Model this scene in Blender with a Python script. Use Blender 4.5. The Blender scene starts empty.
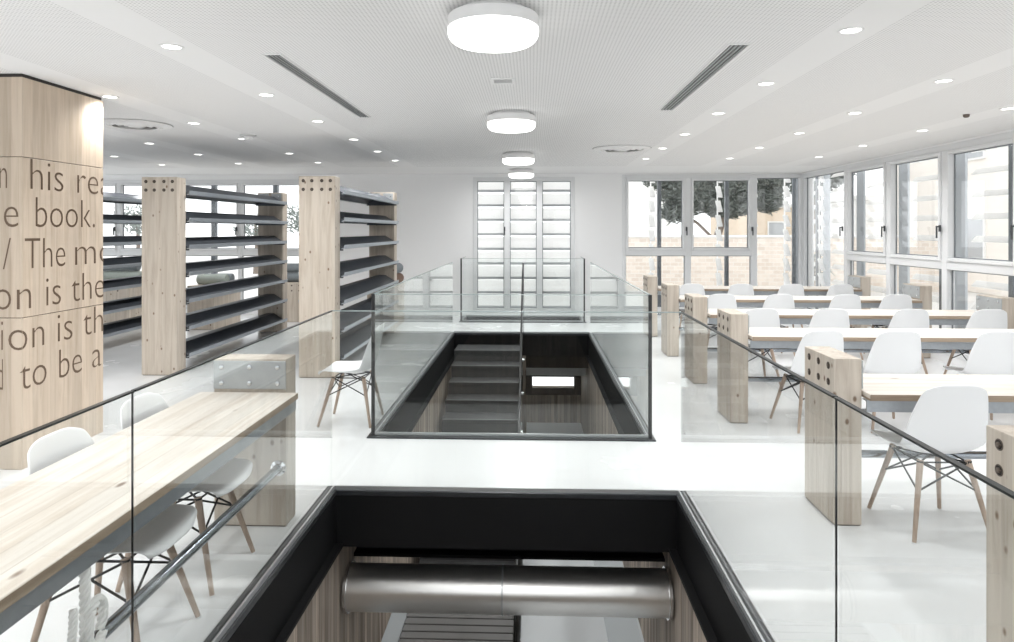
import bpy, bmesh, math, random
from mathutils import Vector, Matrix
random.seed(7)
C = bpy.context.scene.collection
R = math.radians
EYE, FOC = 1.62, 676.0            # camera height (m), focal length in pixels of a 1014 px wide frame
CEIL, FARY, RIGHTX, LEFTX, BACKY = 2.68, 12.75, 5.03, -10.4, -3.6

# ------------------------------------------------------------------ materials
def new_mat(name):
    m = bpy.data.materials.new(name); m.use_nodes = True
    nt = m.node_tree; b = nt.nodes['Principled BSDF']
    return m, nt, b
def N(nt, t, **kw):
    n = nt.nodes.new(t)
    for k, v in kw.items():
        if k in n.inputs: n.inputs[k].default_value = v
        else: setattr(n, k, v)
    return n
def simple(name, col, rough=.5, metal=0., spec=.5, noise=0., nscale=20., bump=0.):
    m, nt, b = new_mat(name)
    b.inputs['Base Color'].default_value = (*col, 1); b.inputs['Roughness'].default_value = rough
    b.inputs['Metallic'].default_value = metal; b.inputs['Specular IOR Level'].default_value = spec
    if noise or bump:
        tc = N(nt, 'ShaderNodeTexCoord'); nz = N(nt, 'ShaderNodeTexNoise', Scale=nscale, Detail=4.)
        nt.links.new(tc.outputs['Object'], nz.inputs['Vector'])
        if noise:
            mp = N(nt, 'ShaderNodeMapRange'); mp.inputs['To Min'].default_value = 1-noise; mp.inputs['To Max'].default_value = 1+noise
            nt.links.new(nz.outputs['Fac'], mp.inputs['Value'])
            vm = N(nt, 'ShaderNodeVectorMath', operation='SCALE'); vm.inputs[0].default_value = col
            nt.links.new(mp.outputs[0], vm.inputs['Scale']); nt.links.new(vm.outputs[0], b.inputs['Base Color'])
        if bump:
            bp = N(nt, 'ShaderNodeBump', Strength=bump, Distance=.002)
            nt.links.new(nz.outputs['Fac'], bp.inputs['Height']); nt.links.new(bp.outputs[0], b.inputs['Normal'])
    return m
def math_n(nt, op, a=None, b=None, va=None, vb=None):
    n = N(nt, 'ShaderNodeMath', operation=op)
    if a is not None: nt.links.new(a, n.inputs[0])
    elif va is not None: n.inputs[0].default_value = va
    if b is not None: nt.links.new(b, n.inputs[1])
    elif vb is not None: n.inputs[1].default_value = vb
    return n.outputs[0]
def mixc(nt, fac, a, b):
    n = N(nt, 'ShaderNodeMix', data_type='RGBA')
    for s, v in ((0, fac), (6, a), (7, b)):
        if isinstance(v, (int, float)): n.inputs[s].default_value = v
        elif isinstance(v, tuple): n.inputs[s].default_value = (*v, 1)
        else: nt.links.new(v, n.inputs[s])
    return n.outputs[2]
def wood(name, light, dark, grain='Z', board=.0, knots=.5, rough=.5, knot_col=(.16,.09,.05), joint=0., board_var=.5):
    """pine: stretched grain, glued boards across the grain and a few knots"""
    m, nt, b = new_mat(name); b.inputs['Roughness'].default_value = rough; b.inputs['Specular IOR Level'].default_value = .3
    tc = N(nt, 'ShaderNodeTexCoord'); oi = N(nt, 'ShaderNodeObjectInfo')
    off = N(nt, 'ShaderNodeVectorMath', operation='SCALE'); off.inputs[0].default_value = (7.3, 3.1, 5.7)
    nt.links.new(oi.outputs['Random'], off.inputs['Scale'])
    add = N(nt, 'ShaderNodeVectorMath', operation='ADD')
    nt.links.new(tc.outputs['Object'], add.inputs[0]); nt.links.new(off.outputs[0], add.inputs[1])
    v = add.outputs[0]
    sc = {'X': (.9, 14, 14), 'Y': (14, .9, 14), 'Z': (14, 14, .9)}[grain]
    mp = N(nt, 'ShaderNodeMapping'); mp.inputs['Scale'].default_value = sc; nt.links.new(v, mp.inputs['Vector'])
    n1 = N(nt, 'ShaderNodeTexNoise', Scale=1.6, Detail=5., Roughness=.6, Distortion=.7); nt.links.new(mp.outputs[0], n1.inputs['Vector'])
    rp = N(nt, 'ShaderNodeValToRGB'); rp.color_ramp.elements[0].position = .42; rp.color_ramp.elements[1].position = .68
    nt.links.new(n1.outputs['Fac'], rp.inputs['Fac'])
    col = mixc(nt, rp.outputs['Color'], light, dark)
    if board:
        sx = N(nt, 'ShaderNodeSeparateXYZ'); nt.links.new(tc.outputs['Object'], sx.inputs[0])
        if grain == 'Z': t = math_n(nt, 'ADD', sx.outputs['X'], sx.outputs['Y'])
        else: t = sx.outputs['Y' if grain == 'X' else 'X']
        q = math_n(nt, 'DIVIDE', t, vb=board); fl = math_n(nt, 'FLOOR', q)
        wn = N(nt, 'ShaderNodeTexWhiteNoise', noise_dimensions='1D'); nt.links.new(fl, wn.inputs['W'])
        k = N(nt, 'ShaderNodeMapRange'); k.inputs['To Min'].default_value = 1-board_var*.5; k.inputs['To Max'].default_value = 1+board_var*.25
        nt.links.new(wn.outputs['Value'], k.inputs['Value'])
        s = N(nt, 'ShaderNodeVectorMath', operation='SCALE'); nt.links.new(col, s.inputs[0]); nt.links.new(k.outputs[0], s.inputs['Scale'])
        col = s.outputs[0]
        if joint:
            fr = math_n(nt, 'FRACT', q); lt = math_n(nt, 'LESS_THAN', fr, vb=joint)
            col = mixc(nt, lt, col, (dark[0]*.35, dark[1]*.3, dark[2]*.25))
    if knots:
        ks = {'X': (3.2, 8, 8), 'Y': (8, 3.2, 8), 'Z': (12, 12, 8)}[grain]
        m2 = N(nt, 'ShaderNodeMapping'); m2.inputs['Scale'].default_value = ks; nt.links.new(v, m2.inputs['Vector'])
        vo = N(nt, 'ShaderNodeTexVoronoi', Scale=1.); nt.links.new(m2.outputs[0], vo.inputs['Vector'])
        r2 = N(nt, 'ShaderNodeValToRGB'); r2.color_ramp.elements[0].position = .09*knots*2; r2.color_ramp.elements[1].position = .20*knots*2
        r2.color_ramp.elements[0].color = (1,1,1,1); r2.color_ramp.elements[1].color = (0,0,0,1)
        nt.links.new(vo.outputs['Distance'], r2.inputs['Fac'])
        sc_ = N(nt, 'ShaderNodeSeparateColor'); nt.links.new(vo.outputs['Color'], sc_.inputs[0])
        kf = math_n(nt, 'MULTIPLY', r2.outputs['Color'], math_n(nt, 'MULTIPLY', math_n(nt, 'LESS_THAN', sc_.outputs[0], vb=.6), vb=.85))
        col = mixc(nt, kf, col, knot_col)
    nt.links.new(col, b.inputs['Base Color'])
    bp = N(nt, 'ShaderNodeBump', Strength=.12, Distance=.002); nt.links.new(n1.outputs['Fac'], bp.inputs['Height']); nt.links.new(bp.outputs[0], b.inputs['Normal'])
    return m
def glass(name, tint, ior=1.5, refl=1.0):
    m = bpy.data.materials.new(name); m.use_nodes = True; nt = m.node_tree; nt.nodes.clear()
    o = N(nt, 'ShaderNodeOutputMaterial'); t = N(nt, 'ShaderNodeBsdfTransparent'); t.inputs['Color'].default_value = (*tint, 1)
    g = N(nt, 'ShaderNodeBsdfGlossy', Roughness=.0); g.inputs['Color'].default_value = (refl, refl, refl, 1)
    geo = N(nt, 'ShaderNodeNewGeometry'); io = N(nt, 'ShaderNodeMapRange'); io.inputs['To Min'].default_value = ior; io.inputs['To Max'].default_value = 1/ior
    nt.links.new(geo.outputs['Backfacing'], io.inputs['Value'])          # same thin-pane reflection on both faces
    f = N(nt, 'ShaderNodeFresnel'); nt.links.new(io.outputs[0], f.inputs['IOR']); mx = N(nt, 'ShaderNodeMixShader')
    nt.links.new(f.outputs[0], mx.inputs[0]); nt.links.new(t.outputs[0], mx.inputs[1]); nt.links.new(g.outputs[0], mx.inputs[2])
    nt.links.new(mx.outputs[0], o.inputs['Surface'])
    return m
def emit(name, col, s):
    m, nt, b = new_mat(name)
    b.inputs['Base Color'].default_value = (.9,.9,.9,1)
    b.inputs['Emission Color'].default_value = (*col, 1); b.inputs['Emission Strength'].default_value = s
    return m

M = {}
M['wall'] = simple('white_paint', (.87,.873,.878), .6, noise=.01, nscale=3)
M['frame'] = simple('white_aluminium', (.75,.76,.77), .35)
M['gasket'] = simple('grey_gasket', (.20,.215,.23), .5)
M['handle'] = simple('dark_handle', (.06,.065,.07), .35, .4)
M['post'] = wood('pine_post', (.58,.52,.45), (.45,.385,.32), 'Z', .055, .42, .5, board_var=.16)
M['shelfpost'] = wood('pine_shelf_post', (.60,.535,.46), (.48,.41,.335), 'Z', .07, .40, .5, board_var=.16)
M['tabletop'] = wood('pine_tabletop', (.78,.73,.665), (.64,.565,.485), 'X', .09, .3, .36, board_var=.2, joint=.012)
M['ply_edge'] = wood('plywood_edge', (.38,.30,.225), (.24,.18,.13), 'X', 0, 0, .6)
M['clad'] = wood('column_cladding', (.60,.50,.40), (.50,.405,.31), 'Z', .085, .0, .42, board_var=.3)
M['slat'] = wood('stair_wall_slats', (.52,.45,.385), (.34,.28,.225), 'Z', .06, .0, .6, board_var=.9, joint=.05)
M['legwood'] = wood('beech_dowel', (.42,.33,.265), (.33,.25,.195), 'Z', 0, 0, .45)
M['shell'] = simple('white_plastic_shell', (.80,.81,.82), .35)
M['wire'] = simple('black_wire', (.012,.012,.013), .45, .3)
M['galv'] = simple('galvanised_steel', (.36,.385,.41), .42, .7, noise=.12, nscale=40)
M['lip'] = simple('tray_lip_steel', (.42,.46,.50), .38, .6, noise=.08, nscale=30)
M['tray'] = simple('dark_tray_steel', (.085,.095,.11), .42, .5, noise=.2, nscale=14)
M['plate'] = simple('plate_steel', (.42,.44,.45), .4, .45, noise=.1, nscale=25)
M['bolt'] = simple('bolt_steel', (.15,.12,.10), .4, .5)
M['boltbright'] = simple('bright_bolt_steel', (.62,.64,.66), .25, .9)
M['recess'] = simple('dark_recess', (.035,.03,.027), .7)
M['black'] = simple('black_steel', (.006,.006,.0065), .6, .0, spec=.15)
M['trim'] = simple('dark_edge_steel', (.045,.048,.052), .32, .5, noise=.4, nscale=9)
M['bead'] = simple('glass_bead_steel', (.50,.51,.52), .35, .7)
M['stair'] = simple('dark_stair_rubber', (.065,.065,.066), .6, noise=.12, nscale=12)
M['nosing'] = simple('stair_nosing', (.13,.13,.13), .45)
M['deck'] = simple('grey_deck_board', (.20,.195,.19), .55, noise=.08, nscale=5)
M['lowfloor'] = simple('pale_grey_resin', (.72,.75,.77), .4)
M['stringer'] = simple('pale_stringer', (.62,.66,.68), .45)
M['rail'] = simple('polished_rail', (.36,.39,.42), .16, .95)
M['chrome'] = simple('chrome', (.75,.76,.78), .1, 1.)
M['rope'] = simple('white_rope', (.80,.795,.78), .85)
M['glass'] = glass('balustrade_glass', (.975,.985,.982), 1.4)
M['pane'] = glass('window_glass', (.98,.985,.985), 1.4)
M['edge'] = simple('glass_edge', (.010,.013,.013), .3, 0, spec=.35)
M['edgelight'] = simple('pale_glass_edge', (.30,.36,.355), .2)
M['joint'] = simple('black_joint', (.012,.012,.013), .4)
M['lampbody'] = simple('white_lamp_body', (.82,.82,.82), .4)
M['lampglow'] = emit('lamp_diffuser', (1,.985,.96), 2.2)
M['down'] = emit('downlight_lens', (1,.98,.94), 4.0)
M['grille'] = simple('grey_grille', (.13,.13,.13), .6)
M['letter'] = simple('engraved_brown', (.14,.092,.06), .7)
M['cush1'] = simple('grey_felt', (.20,.225,.24), .95, noise=.2, nscale=60)
M['cush2'] = simple('sage_felt', (.36,.40,.37), .95, noise=.2, nscale=60)
M['cush3'] = simple('brown_felt', (.17,.105,.075), .95, noise=.2, nscale=60)
M['blackfelt'] = simple('black_felt', (.02,.02,.022), .9)
M['louvre'] = simple('white_louvre', (.78,.78,.77), .5)
nt_ = M['louvre'].node_tree; p_ = nt_.nodes['Principled BSDF']; o_ = [q for q in nt_.nodes if q.type == 'OUTPUT_MATERIAL'][0]
tl_ = nt_.nodes.new('ShaderNodeBsdfTranslucent'); tl_.inputs['Color'].default_value = (.96,.96,.955,1); mx_ = nt_.nodes.new('ShaderNodeMixShader'); mx_.inputs[0].default_value = .9
nt_.links.new(p_.outputs[0], mx_.inputs[1]); nt_.links.new(tl_.outputs[0], mx_.inputs[2]); nt_.links.new(mx_.outputs[0], o_.inputs['Surface'])   # frosted sheet
M['extpost'] = simple('grey_steel_post', (.13,.145,.16), .5, .3)
M['shade_grey'] = simple('grey_blade_shade', (.42,.43,.44), .5)
M['greypanel'] = simple('grey_panel', (.46,.49,.52), .5)
M['brick'] = None
M['bark'] = simple('pine_bark', (.23,.19,.16), .9, noise=.3, nscale=8)
M['leaf'] = simple('pine_needles', (.19,.215,.195), .8, noise=.4, nscale=2)
M['leaf2'] = simple('palm_leaf', (.20,.23,.21), .7)
M['pale'] = simple('pale_render', (.80,.77,.72), .8, noise=.03, nscale=1)
M['whitewall'] = simple('white_render', (.82,.82,.81), .8)
M['beige'] = simple('beige_render', (.84,.79,.73), .8, noise=.05, nscale=1)
M['tan'] = simple('tan_render', (.70,.59,.47), .8, noise=.08, nscale=2)
M['winglass'] = simple('dull_window', (.45,.47,.49), .2)
M['paving'] = simple('pale_paving', (.62,.61,.59), .8, noise=.05, nscale=2)
M['detector'] = simple('detector_plastic', (.55,.55,.55), .5)

# white glossy floor
m, nt, b = new_mat('white_resin_floor'); M['floor'] = m
b.inputs['Base Color'].default_value = (.80,.81,.815,1); b.inputs['Roughness'].default_value = .22; b.inputs['Specular IOR Level'].default_value = .5
tc = N(nt,'ShaderNodeTexCoord'); nz = N(nt,'ShaderNodeTexNoise',Scale=1.2,Detail=3.); nt.links.new(tc.outputs['Object'], nz.inputs['Vector'])
mr = N(nt,'ShaderNodeMapRange'); mr.inputs['To Min'].default_value=.15; mr.inputs['To Max'].default_value=.34
nt.links.new(nz.outputs['Fac'], mr.inputs['Value']); nt.links.new(mr.outputs[0], b.inputs['Roughness'])
# ceiling: perforated plasterboard with plain bands along the downlight rows
m, nt, b = new_mat('perforated_ceiling'); M['ceiling'] = m
b.inputs['Roughness'].default_value = .75; b.inputs['Specular IOR Level'].default_value = .2
tc = N(nt,'ShaderNodeTexCoord'); sx = N(nt,'ShaderNodeSeparateXYZ'); nt.links.new(tc.outputs['Object'], sx.inputs[0])
def cell(o):
    q = math_n(nt,'DIVIDE',o,vb=.021); fr = math_n(nt,'FRACT',q); return math_n(nt,'SUBTRACT',fr,vb=.5)
cx, cy = cell(sx.outputs['X']), cell(sx.outputs['Y'])
d2 = math_n(nt,'ADD',math_n(nt,'MULTIPLY',cx,cx),math_n(nt,'MULTIPLY',cy,cy))
hole = math_n(nt,'LESS_THAN',d2,vb=.068)
a = math_n(nt,'ABSOLUTE',math_n(nt,'ADD',sx.outputs['X'],vb=.19))
rel = math_n(nt,'DIVIDE',math_n(nt,'SUBTRACT',a,vb=1.885-.6225),vb=1.245)
fr = math_n(nt,'FRACT',rel); band = math_n(nt,'LESS_THAN',math_n(nt,'ABSOLUTE',math_n(nt,'SUBTRACT',fr,vb=.5)),vb=.12)
outer = math_n(nt,'GREATER_THAN',a,vb=1.5); band = math_n(nt,'MULTIPLY',band,outer)
edgeY = math_n(nt,'GREATER_THAN',sx.outputs['Y'],vb=11.3)
band = math_n(nt,'MAXIMUM',band,edgeY)
hole = math_n(nt,'MULTIPLY',hole,math_n(nt,'SUBTRACT',None,band,va=1.0))
nt.links.new(mixc(nt,hole,(.85,.85,.85),(.60,.60,.60)), b.inputs['Base Color'])
# brick garden wall
m, nt, b = new_mat('pale_brick'); M['brick'] = m
tc = N(nt,'ShaderNodeTexCoord'); mp = N(nt,'ShaderNodeMapping'); mp.inputs['Rotation'].default_value=(R(90),0,0); nt.links.new(tc.outputs['Object'],mp.inputs['Vector'])
bk = N(nt,'ShaderNodeTexBrick',Scale=2.2); bk.inputs['Color1'].default_value=(.70,.61,.53,1); bk.inputs['Color2'].default_value=(.80,.72,.64,1); bk.inputs['Mortar'].default_value=(.80,.76,.71,1)
nt.links.new(mp.outputs[0], bk.inputs['Vector']); nt.links.new(bk.outputs['Color'], b.inputs['Base Color']); b.inputs['Roughness'].default_value=.9

# ------------------------------------------------------------------ mesh helpers
class MB:
    def __init__(s): s.bm = bmesh.new(); s.mi = 0
    def box(s, x0, x1, y0, y1, z0, z1, bev=0., seg=2, mi=None):
        t = bmesh.new(); bmesh.ops.create_cube(t, size=1)
        for v in t.verts: v.co = Vector(((x0+x1)/2+v.co.x*(x1-x0), (y0+y1)/2+v.co.y*(y1-y0), (z0+z1)/2+v.co.z*(z1-z0)))
        if bev: bmesh.ops.bevel(t, geom=t.edges[:], offset=bev, segments=seg, affect='EDGES', profile=.5)
        s._merge(t, mi); return s
    def _merge(s, t, mi=None, mat=None):
        if mat is not None: bmesh.ops.transform(t, matrix=mat, verts=t.verts[:])
        mp = {}
        for v in t.verts: mp[v] = s.bm.verts.new(v.co)
        for f in t.faces:
            try: nf = s.bm.faces.new([mp[v] for v in f.verts])
            except ValueError: continue
            nf.smooth = f.smooth; nf.material_index = f.material_index if mi is None else mi
        t.free()
    def cyl(s, p0, p1, r0, r1=None, seg=16, mi=None, cap=True):
        r1 = r0 if r1 is None else r1
        p0, p1 = Vector(p0), Vector(p1); d = p1-p0; L = d.length
        t = bmesh.new(); bmesh.ops.create_cone(t, cap_ends=cap, segments=seg, radius1=r0, radius2=r1, depth=L)
        for f in t.faces: f.smooth = len(f.verts) == 4
        q = Vector((0,0,1)).rotation_difference(d.normalized()).to_matrix().to_4x4()
        s._merge(t, mi, Matrix.Translation((p0+p1)/2) @ q); return s
    def tube(s, pts, r, seg=8, mi=None):
        pts = [Vector(p) for p in pts]; n = len(pts); rings = []
        tg = [(pts[min(i+1,n-1)]-pts[max(i-1,0)]).normalized() for i in range(n)]
        u = tg[0].orthogonal().normalized()
        for i in range(n):
            u = (u - tg[i]*u.dot(tg[i])).normalized(); w = tg[i].cross(u)
            rr = r(i/(n-1)) if callable(r) else r
            rings.append([s.bm.verts.new(pts[i]+(u*math.cos(2*math.pi*k/seg)+w*math.sin(2*math.pi*k/seg))*rr) for k in range(seg)])
        for i in range(n-1):
            for k in range(seg):
                f = s.bm.faces.new([rings[i][k], rings[i][(k+1)%seg], rings[i+1][(k+1)%seg], rings[i+1][k]]); f.smooth = True
                if mi: f.material_index = mi
        for rg in (rings[0][::-1], rings[-1]):
            f = s.bm.faces.new(rg)
            if mi: f.material_index = mi
        return s
    def lathe(s, prof, c=(0,0,0), seg=48, mi=None, axis='Z', smooth=True):
        rings = []
        def pt(r, h, a):
            x, y = r*math.cos(a), r*math.sin(a)
            return {'Z': (c[0]+x, c[1]+y, c[2]+h), 'Y': (c[0]+x, c[1]+h, c[2]+y), 'X': (c[0]+h, c[1]+x, c[2]+y)}[axis]
        for r, h in prof:
            if r < 1e-6: rings.append([s.bm.verts.new(pt(0,h,0))])
            else: rings.append([s.bm.verts.new(pt(r,h,2*math.pi*k/seg)) for k in range(seg)])
        for a, b_ in zip(rings, rings[1:]):
            for k in range(seg):
                q = [a[k%len(a)], a[(k+1)%len(a)], b_[(k+1)%len(b_)], b_[k%len(b_)]]
                q2 = []
                for v in q:
                    if v not in q2: q2.append(v)
                if len(q2) > 2:
                    f = s.bm.faces.new(q2); f.smooth = smooth
                    if mi: f.material_index = mi
        return s
    def poly(s, pts, mi=None):
        f = s.bm.faces.new([s.bm.verts.new(p) for p in pts])
        if mi: f.material_index = mi
        return s
    def prism(s, prof, axis, a, b_, mi=None):
        """extrude a closed 2-D outline: axis 'Y' -> outline is (x,z); axis 'X' -> (y,z); axis 'Z' -> (x,y)"""
        f = {'Y': lambda p,t: (p[0],t,p[1]), 'X': lambda p,t: (t,p[0],p[1]), 'Z': lambda p,t: (p[0],p[1],t)}[axis]
        A = [s.bm.verts.new(f(p,a)) for p in prof]; B = [s.bm.verts.new(f(p,b_)) for p in prof]; n = len(prof)
        fs = [s.bm.faces.new(A), s.bm.faces.new(B[::-1])]
        for i in range(n): fs.append(s.bm.faces.new([A[i],B[i],B[(i+1)%n],A[(i+1)%n]]))
        for q in fs:
            if mi: q.material_index = mi
        return s
    def build(s, name, mats, parent=None, loc=(0,0,0), rz=0):
        bmesh.ops.recalc_face_normals(s.bm, faces=s.bm.faces[:])
        for e in s.bm.edges:
            if len(e.link_faces) == 2 and (e.link_faces[0].smooth != e.link_faces[1].smooth or e.calc_face_angle(0) > .75): e.smooth = False
        me = bpy.data.meshes.new(name); s.bm.to_mesh(me); s.bm.free()
        for q in (mats if isinstance(mats, (list,tuple)) else [mats]): me.materials.append(q)
        o = bpy.data.objects.new(name, me); C.objects.link(o)
        o.location = loc; o.rotation_euler = (0,0,rz)
        if parent is not None: o.parent = parent
        return o
def tag(o, label, cat, group=None, kind=None):
    o['label'] = label; o['category'] = cat
    if group: o['group'] = group
    if kind: o['kind'] = kind
    return o
def struct(o): o['kind'] = 'structure'; return o
def empty(name, loc, rz=0, label=None, cat=None, group=None):
    o = bpy.data.objects.new(name, None); C.objects.link(o); o.empty_display_size = .1
    o.location = loc; o.rotation_euler = (0,0,rz)
    if label: tag(o, label, cat, group)
    return o
def copy_tree(o, parent=None):
    c = o.copy(); C.objects.link(c); c.parent = parent
    for ch in list(o.children): copy_tree(ch, c)
    return c
ORD = ['first','second','third','fourth','fifth','sixth','seventh','eighth']

# ------------------------------------------------------------------ room shell
VX0, VX1 = -1.285, .95                        # stairwell openings, outside of the steel edge
WELLS = [(-2.2, 4.21), (5.21, 10.60), (11.83, 12.60)]
f = MB()
f.box(LEFTX, VX0, BACKY, FARY, -.02, 0); f.box(VX1, RIGHTX, BACKY, FARY, -.02, 0)
f.box(VX0, VX1, BACKY, WELLS[0][0], -.02, 0); f.box(VX0, VX1, WELLS[0][1], WELLS[1][0], -.02, 0)
f.box(VX0, VX1, WELLS[1][1], WELLS[2][0], -.02, 0); f.box(VX0, VX1, WELLS[2][1], FARY, -.02, 0)
struct(f.build('floor', M['floor']))
struct(MB().box(LEFTX-.2, RIGHTX+.2, BACKY-.2, FARY+.2, CEIL, CEIL+.25).build('ceiling', M['ceiling']))
# far wall with three window openings
W1, W2, W3 = (-10.0, -4.12), (-1.115, .808), (1.687, 5.03)
w = MB()
for x0, x1 in ((LEFTX-.2, W1[0]), (W1[1], W2[0]), (W2[1], W3[0]), (W3[1], RIGHTX+.2)):
    w.box(x0, x1, FARY, FARY+.2, -.3, CEIL)
for (x0, x1), zt, zb in ((W1, 2.585, .1), (W2, 2.62, .06), (W3, 2.66, .1)):
    w.box(x0, x1, FARY, FARY+.2, zt, CEIL); w.box(x0, x1, FARY, FARY+.2, -.3, zb)
struct(w.build('wall_far', M['wall']))
w = MB().box(RIGHTX, RIGHTX+.2, BACKY, FARY, -.3, .1).box(RIGHTX, RIGHTX+.2, BACKY, FARY, 2.655, CEIL)
struct(w.build('wall_right', M['wall']))
struct(MB().box(LEFTX-.2, LEFTX, BACKY, FARY, -.3, .1).box(LEFTX-.2, LEFTX, BACKY, FARY, 2.6, CEIL)
       .box(LEFTX-.2, LEFTX, 5.5, 7.0, .1, 2.6).box(LEFTX-.2, LEFTX, BACKY, -2.5, .1, 2.6).build('wall_left', M['wall']))
struct(MB().box(LEFTX-.2, RIGHTX+.2, BACKY-.2, BACKY, -.3, .15).box(LEFTX-.2, RIGHTX+.2, BACKY-.2, BACKY, 2.6, CEIL)
       .box(-4.2, -3.4, BACKY-.2, BACKY, .15, 2.6).build('wall_back', M['wall']))

def frame_rect(mb, x0, x1, z0, z1, y0, y1, wd):
    mb.box(x0, x0+wd, y0, y1, z0, z1, .006, 1); mb.box(x1-wd, x1, y0, y1, z0, z1, .006, 1)
    mb.box(x0+wd, x1-wd, y0, y1, z0, z0+wd, .006, 1); mb.box(x0+wd, x1-wd, y0, y1, z1-wd, z1, .006, 1)
def window(name, loc, rz, length, zb, zt, divs, transoms, handles, fw=.075, mh=.055, sw=.045):
    """local X along the wall, local Y outward. divs: mullion centres; transoms: [(bay index, z)]"""
    root = empty(name, loc, rz); struct(root)
    fr = MB(); frame_rect(fr, 0, length, zb, zt, -.01, .09, fw)
    for d in divs: fr.box(d-mh, d+mh, -.012, .09, zb+fw, zt-fw, .006, 1)
    b_ = [0]+list(divs)+[length]
    gs = MB()
    for i in range(len(b_)-1):
        x0 = b_[i]+(fw if i == 0 else mh); x1 = b_[i+1]-(fw if i == len(b_)-2 else mh)
        tz = [z for k, z in transoms if k == i]
        segs = [(zb+fw, zt-fw)]
        if tz:
            fr.box(x0, x1, -.012, .09, tz[0]-.05, tz[0]+.05, .006, 1)
            segs = [(zb+fw, tz[0]-.05), (tz[0]+.05, zt-fw)]
            frame_rect(fr, x0, x1, segs[1][0], segs[1][1], -.03, .06, sw)      # opening sash
        for a, c in segs:
            t = sw if (tz and a > 1) else .0
            g2 = .012
            gs.box(x0+t, x0+t+g2, .045, .058, a+t, c-t); gs.box(x1-t-g2, x1-t, .045, .058, a+t, c-t)
            gs.box(x0+t, x1-t, .045, .058, a+t, a+t+g2); gs.box(x0+t, x1-t, .045, .058, c-t-g2, c-t)
            MB().box(x0+t, x1-t, .05, .056, a+t, c-t).build('pane', M['pane'], root)
    fr.build('frame', M['frame'], root); gs.build('gasket', M['gasket'], root)
    for hx in handles:
        h = MB().box(hx-.014, hx+.014, -.05, -.03, 1.60, 1.68, .004).cyl((hx,-.05,1.66),(hx,-.075,1.66),.009,seg=10).box(hx-.011, hx+.011, -.085, -.07, 1.52, 1.672, .004)
        h.build('handle', M['handle'], root)
    return root
L1 = W1[1]-W1[0]
window('window_1', (W1[0], FARY, 0), 0, L1, .1, 2.585, [2.03, 4.41], [(0,1.18),(1,1.18),(2,1.18)], [1.98, 4.36], .07, .035, .03)
window('window_2', (W2[0], FARY, 0), 0, W2[1]-W2[0], .06, 2.62, [.643, 1.256], [], [.60], .08)
window('window_3', (W3[0], FARY, 0), 0, W3[1]-W3[0], .1, 2.66, [1.226, 2.444], [(0,1.19),(1,1.19)], [1.19, 2.40], .07)
# right wall: local X runs along -Y from the far corner, outward = +X
dv = [FARY-y for y in (11.03, 9.73, 8.43, 7.13, 5.83, 4.53, 3.23, 1.93, .63, -.67, -1.97)]
window('window_4', (RIGHTX, FARY, 0), R(-90), FARY-BACKY, .1, 2.655, dv, [(i,1.19) for i in range(1,12)], [d-.04 for d in dv[:6]], .075)
# left and back glazing (behind the photographer, lets daylight in)
window('window_5', (LEFTX, -2.5, 0), R(90), 8.0, .1, 2.6, [2,4,6], [(i,1.19) for i in range(4)], [])
window('window_6', (LEFTX, 7.0, 0), R(90), 5.7, .1, 2.6, [1.9,3.8], [(i,1.19) for i in range(3)], [])
window('window_7', (RIGHTX, BACKY, 0), R(180), 8.43, .15, 2.6, [2.1,4.2,6.3], [(i,1.19) for i in range(4)], [])
window('window_8', (-4.2, BACKY, 0), R(180), 6.2, .15, 2.6, [2.05,4.1], [(i,1.19) for i in range(3)], [])

# ------------------------------------------------------------------ stairwells: steel edge, fascia, walls below
TW = .075
for i, (y0, y1) in enumerate(WELLS):
    t = MB()
    for a in ((VX0, VX0+TW, y0, y1), (VX1-TW, VX1, y0, y1), (VX0+TW, VX1-TW, y0, y0+TW), (VX0+TW, VX1-TW, y1-TW, y1)):
        t.box(*a, -.02, .012, .003, 1)
    tr = struct(t.build('trim_%d' % (i+1), M['trim']))
    k = MB(); g = .052
    xa, xb, ya, yb = VX0+g, VX1-g, y0+g, y1-g; q = .010
    for a in ((xa, xa+q, ya, yb), (xb-q, xb, ya, yb), (xa+q, xb-q, ya, ya+q), (xa+q, xb-q, yb-q, yb)):
        k.box(*a, .012, .035)
    k.build('glazing_bead', M['bead'], tr)
    fa = MB(); fx0, fx1, fy0, fy1 = VX0, VX1, y0, y1; th = TW
    zb = -.335
    for a in ((fx0, fx0+th, fy0, fy1), (fx1-th, fx1, fy0, fy1), (fx0+th, fx1-th, fy0, fy0+th), (fx0+th, fx1-th, fy1-th, fy1)):
        fa.box(*a, zb, -.02)
    fa.build('fascia', M['black'], tr)
    bl = MB()
    bl.box(fx0+th, fx0+th+.045, fy0+th, fy1-th, zb, zb+.02); bl.box(fx1-th-.045, fx1-th, fy0+th, fy1-th, zb, zb+.02)
    bl.build('fascia_flange', M['black'], tr)
# solid slabs of the two crossings
s = MB().box(VX0, VX1, 4.21, 5.21, -.335, -.02).box(VX0, VX1, 10.6, 11.83, -.335, -.02).box(VX0, VX1, 12.6, FARY, -.335, -.02)
struct(s.build('floor_crossing', M['black']))
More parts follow.
